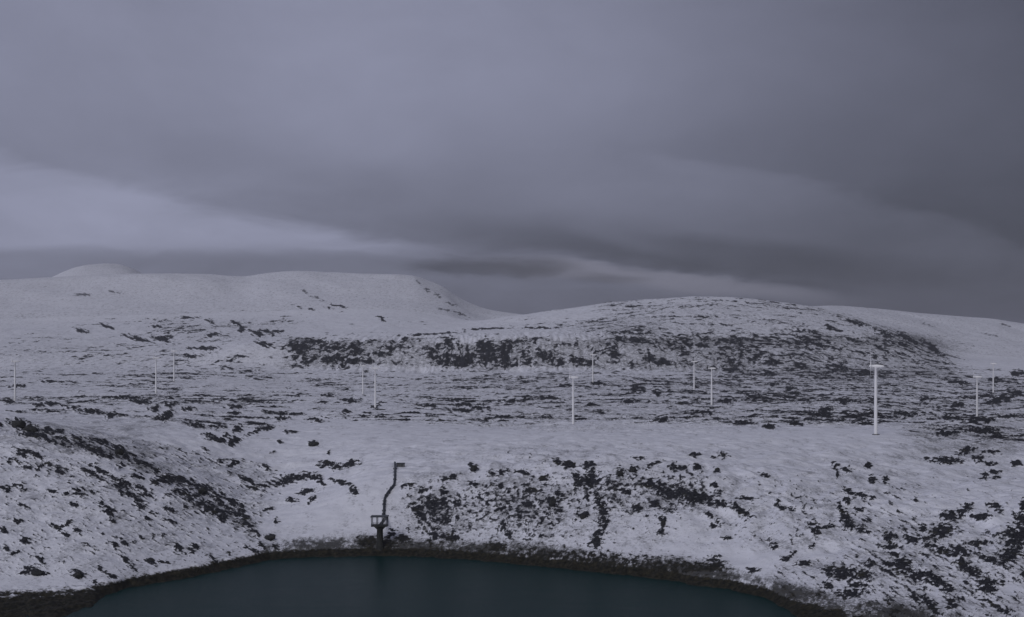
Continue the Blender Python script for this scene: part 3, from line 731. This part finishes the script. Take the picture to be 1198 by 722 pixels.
def ell(cx, cy, rx, ry, tilt=0.0, soft=0.55):
    a = t.m('DIVIDE', t.m('SUBTRACT', Xs, cx), rx)
    b_ = t.m('DIVIDE', t.m('SUBTRACT', t.m('SUBTRACT', Ys, cy), t.m('MULTIPLY', t.m('SUBTRACT', Xs, cx), tilt)), ry)
    e = t.m('SQRT', t.m('ADD', t.m('MULTIPLY', a, a), t.m('MULTIPLY', b_, b_)))
    return t.ss(1.0 + soft, 1.0 - soft, e)
# darker sheet over the left bright band, then the band itself
L = lerp(t.m('MULTIPLY', ell(4.6, 2.35, 2.6, .34, .22, .9), .35), L, 0.42)
L = lerp(t.m('MULTIPLY', ell(3.9, 2.62, 1.0, .09, .21, .9), .0), L, 0.5)
edge = t.m('SUBTRACT', Ys, t.m('MULTIPLY_ADD', Xs, .205, 1.80))
band = t.m('MULTIPLY', t.ss(-.03, .26, edge), t.ss(3.06, 2.86, Ys))
band = t.m('MULTIPLY', band, t.ss(5.85, 5.0, Xs))
L = lerp(t.m('MULTIPLY', band, .95), L, 0.60)
edge0 = t.m('SUBTRACT', Ys, t.m('MULTIPLY_ADD', Xs, .28, 1.77))
L = lerp(t.m('MULTIPLY', t.m('MULTIPLY', t.ss(-.02, .10, edge0), t.ss(1.9, 1.0, Xs)), t.m('MULTIPLY', t.ss(2.35, 2.05, Ys), .35)), L, 0.58)
L = lerp(t.m('MULTIPLY', ell(2.6, 3.05, 2.4, .13, 0, .8), .5), L, 0.475)
# right cloud bank with a soft arched top
d1 = t.m('SUBTRACT', Xs, 7.0)
arch = t.m('SUBTRACT', t.m('ADD', Ys, t.m('MULTIPLY', kc, .35)), t.m('ADD', 1.72, t.m('ADD', t.m('MULTIPLY', d1, .07), t.m('MULTIPLY', t.m('MULTIPLY', d1, d1), .032))))
aw = t.ss(6.6, 8.6, Xs)
L = t.m('ADD', L, t.m('MULTIPLY', aw, t.m('MULTIPLY', t.m('MULTIPLY', t.ss(-.08, .16, arch), t.ss(1.1, .1, arch)), .024)))
L = t.m('ADD', L, t.m('MULTIPLY', aw, t.m('MULTIPLY', t.m('MULTIPLY', t.ss(-1.0, -.05, arch), t.ss(.05, -.05, arch)), -.014)))
# dark underside
L = lerp(t.m('MULTIPLY', ell(8.5, 3.02, 2.2, .19, .085, .6), .92), L, 0.29)
L = lerp(t.m('MULTIPLY', ell(6.6, 2.80, 1.6, .22, .04, .9), .55), L, 0.34)
L = lerp(t.m('MULTIPLY', ell(7.45, 2.78, .5, .09, .25, .9), .45), L, 0.43)
warmf = t.m('MULTIPLY', ell(7.7, 3.29, 1.95, .13, .09, .45), .95)
L = lerp(warmf, L, 0.465)
L = lerp(t.m('MULTIPLY', ell(7.1, 3.33, .42, .08, 0, .7), .8), L, 0.335)
L = lerp(t.m('MULTIPLY', ell(5.7, 3.15, .9, .11, .04, .5), .92), L, 0.30)
L = lerp(t.m('MULTIPLY', ell(5.9, 3.5, 1.1, .20, 0, .8), .6), L, 0.40)
# cloud texture
L = t.m('ADD', L, t.m('MULTIPLY', kc, .12))
L = t.m('ADD', L, t.m('MULTIPLY', kb, t.m('MULTIPLY_ADD', t.ss(1.5, 3.0, Ys), .10, .02)))
# the overcast gets lighter towards the zenith
L = t.m('ADD', L, t.m('MULTIPLY', t.ss(-0.5, -10, Ys), -.02))
L = t.m('ADD', L, t.m('MULTIPLY', t.ss(-1.0, -26, Xs), .07)); L = t.m('ADD', L, t.m('MULTIPLY', t.ss(12, 32, Xs), -.10))
lin = t.m('POWER', L, 2.2)
cr = t.new('ShaderNodeCombineColor')
warm = t.m('MULTIPLY', warmf, 0.5)
t.l.new(t.m('MULTIPLY', lin, t.m('MULTIPLY_ADD', warm, .09, .95)), cr.inputs[0])
t.l.new(t.m('MULTIPLY', lin, t.m('MULTIPLY_ADD', warm, .02, .99)), cr.inputs[1])
t.l.new(t.m('MULTIPLY', lin, t.m('MULTIPLY_ADD', warm, -.12, 1.36)), cr.inputs[2])
bg2 = t.new('ShaderNodeBackground'); t.l.new(cr.outputs[0], bg2.inputs[0]); bg2.inputs[1].default_value = 1.0
mx = t.new('ShaderNodeMixShader'); mx.inputs[0].default_value = 0.96
t.l.new(bg.outputs[0], mx.inputs[1]); t.l.new(bg2.outputs[0], mx.inputs[2]); t.l.new(mx.outputs[0], wo.inputs[0])

sd = bpy.data.lights.new('sun', 'SUN'); sd.energy = 0.95; sd.angle = R(25); sd.color = (1.0, 0.98, 0.97)
so = bpy.data.objects.new('sun', sd); COL.objects.link(so)
dirs = Vector((math.sin(SUN_AZ) * math.cos(SUN_EL), math.cos(SUN_AZ) * math.cos(SUN_EL), math.sin(SUN_EL)))
so.rotation_euler = (-dirs).to_track_quat('-Z', 'Y').to_euler()

# ------------------------------------------------------------------ camera
cd = bpy.data.cameras.new('camera'); cam = bpy.data.objects.new('camera', cd); COL.objects.link(cam)
cam.location = (0, 0, 0); cam.rotation_euler = (R(90), 0, 0)
cd.sensor_fit = 'HORIZONTAL'; cd.sensor_width = 36; cd.lens = 36 * F / 1198.0
cd.shift_y = (HY - 361.0) / 1198.0
cd.clip_start = 0.5; cd.clip_end = 120000
SC.camera = cam
SC.render.resolution_x = 1024; SC.render.resolution_y = 617
vs_ = SC.view_settings; vs_.view_transform = 'Standard'; vs_.look = 'None'; vs_.exposure = 0.0; vs_.gamma = 1
SC.render.engine = 'CYCLES'
SC.cycles.volume_bounces = 0; SC.cycles.max_bounces = 4; SC.cycles.diffuse_bounces = 2
print('verts', len(me.vertices), 'rows', nR, 'cols', nC)
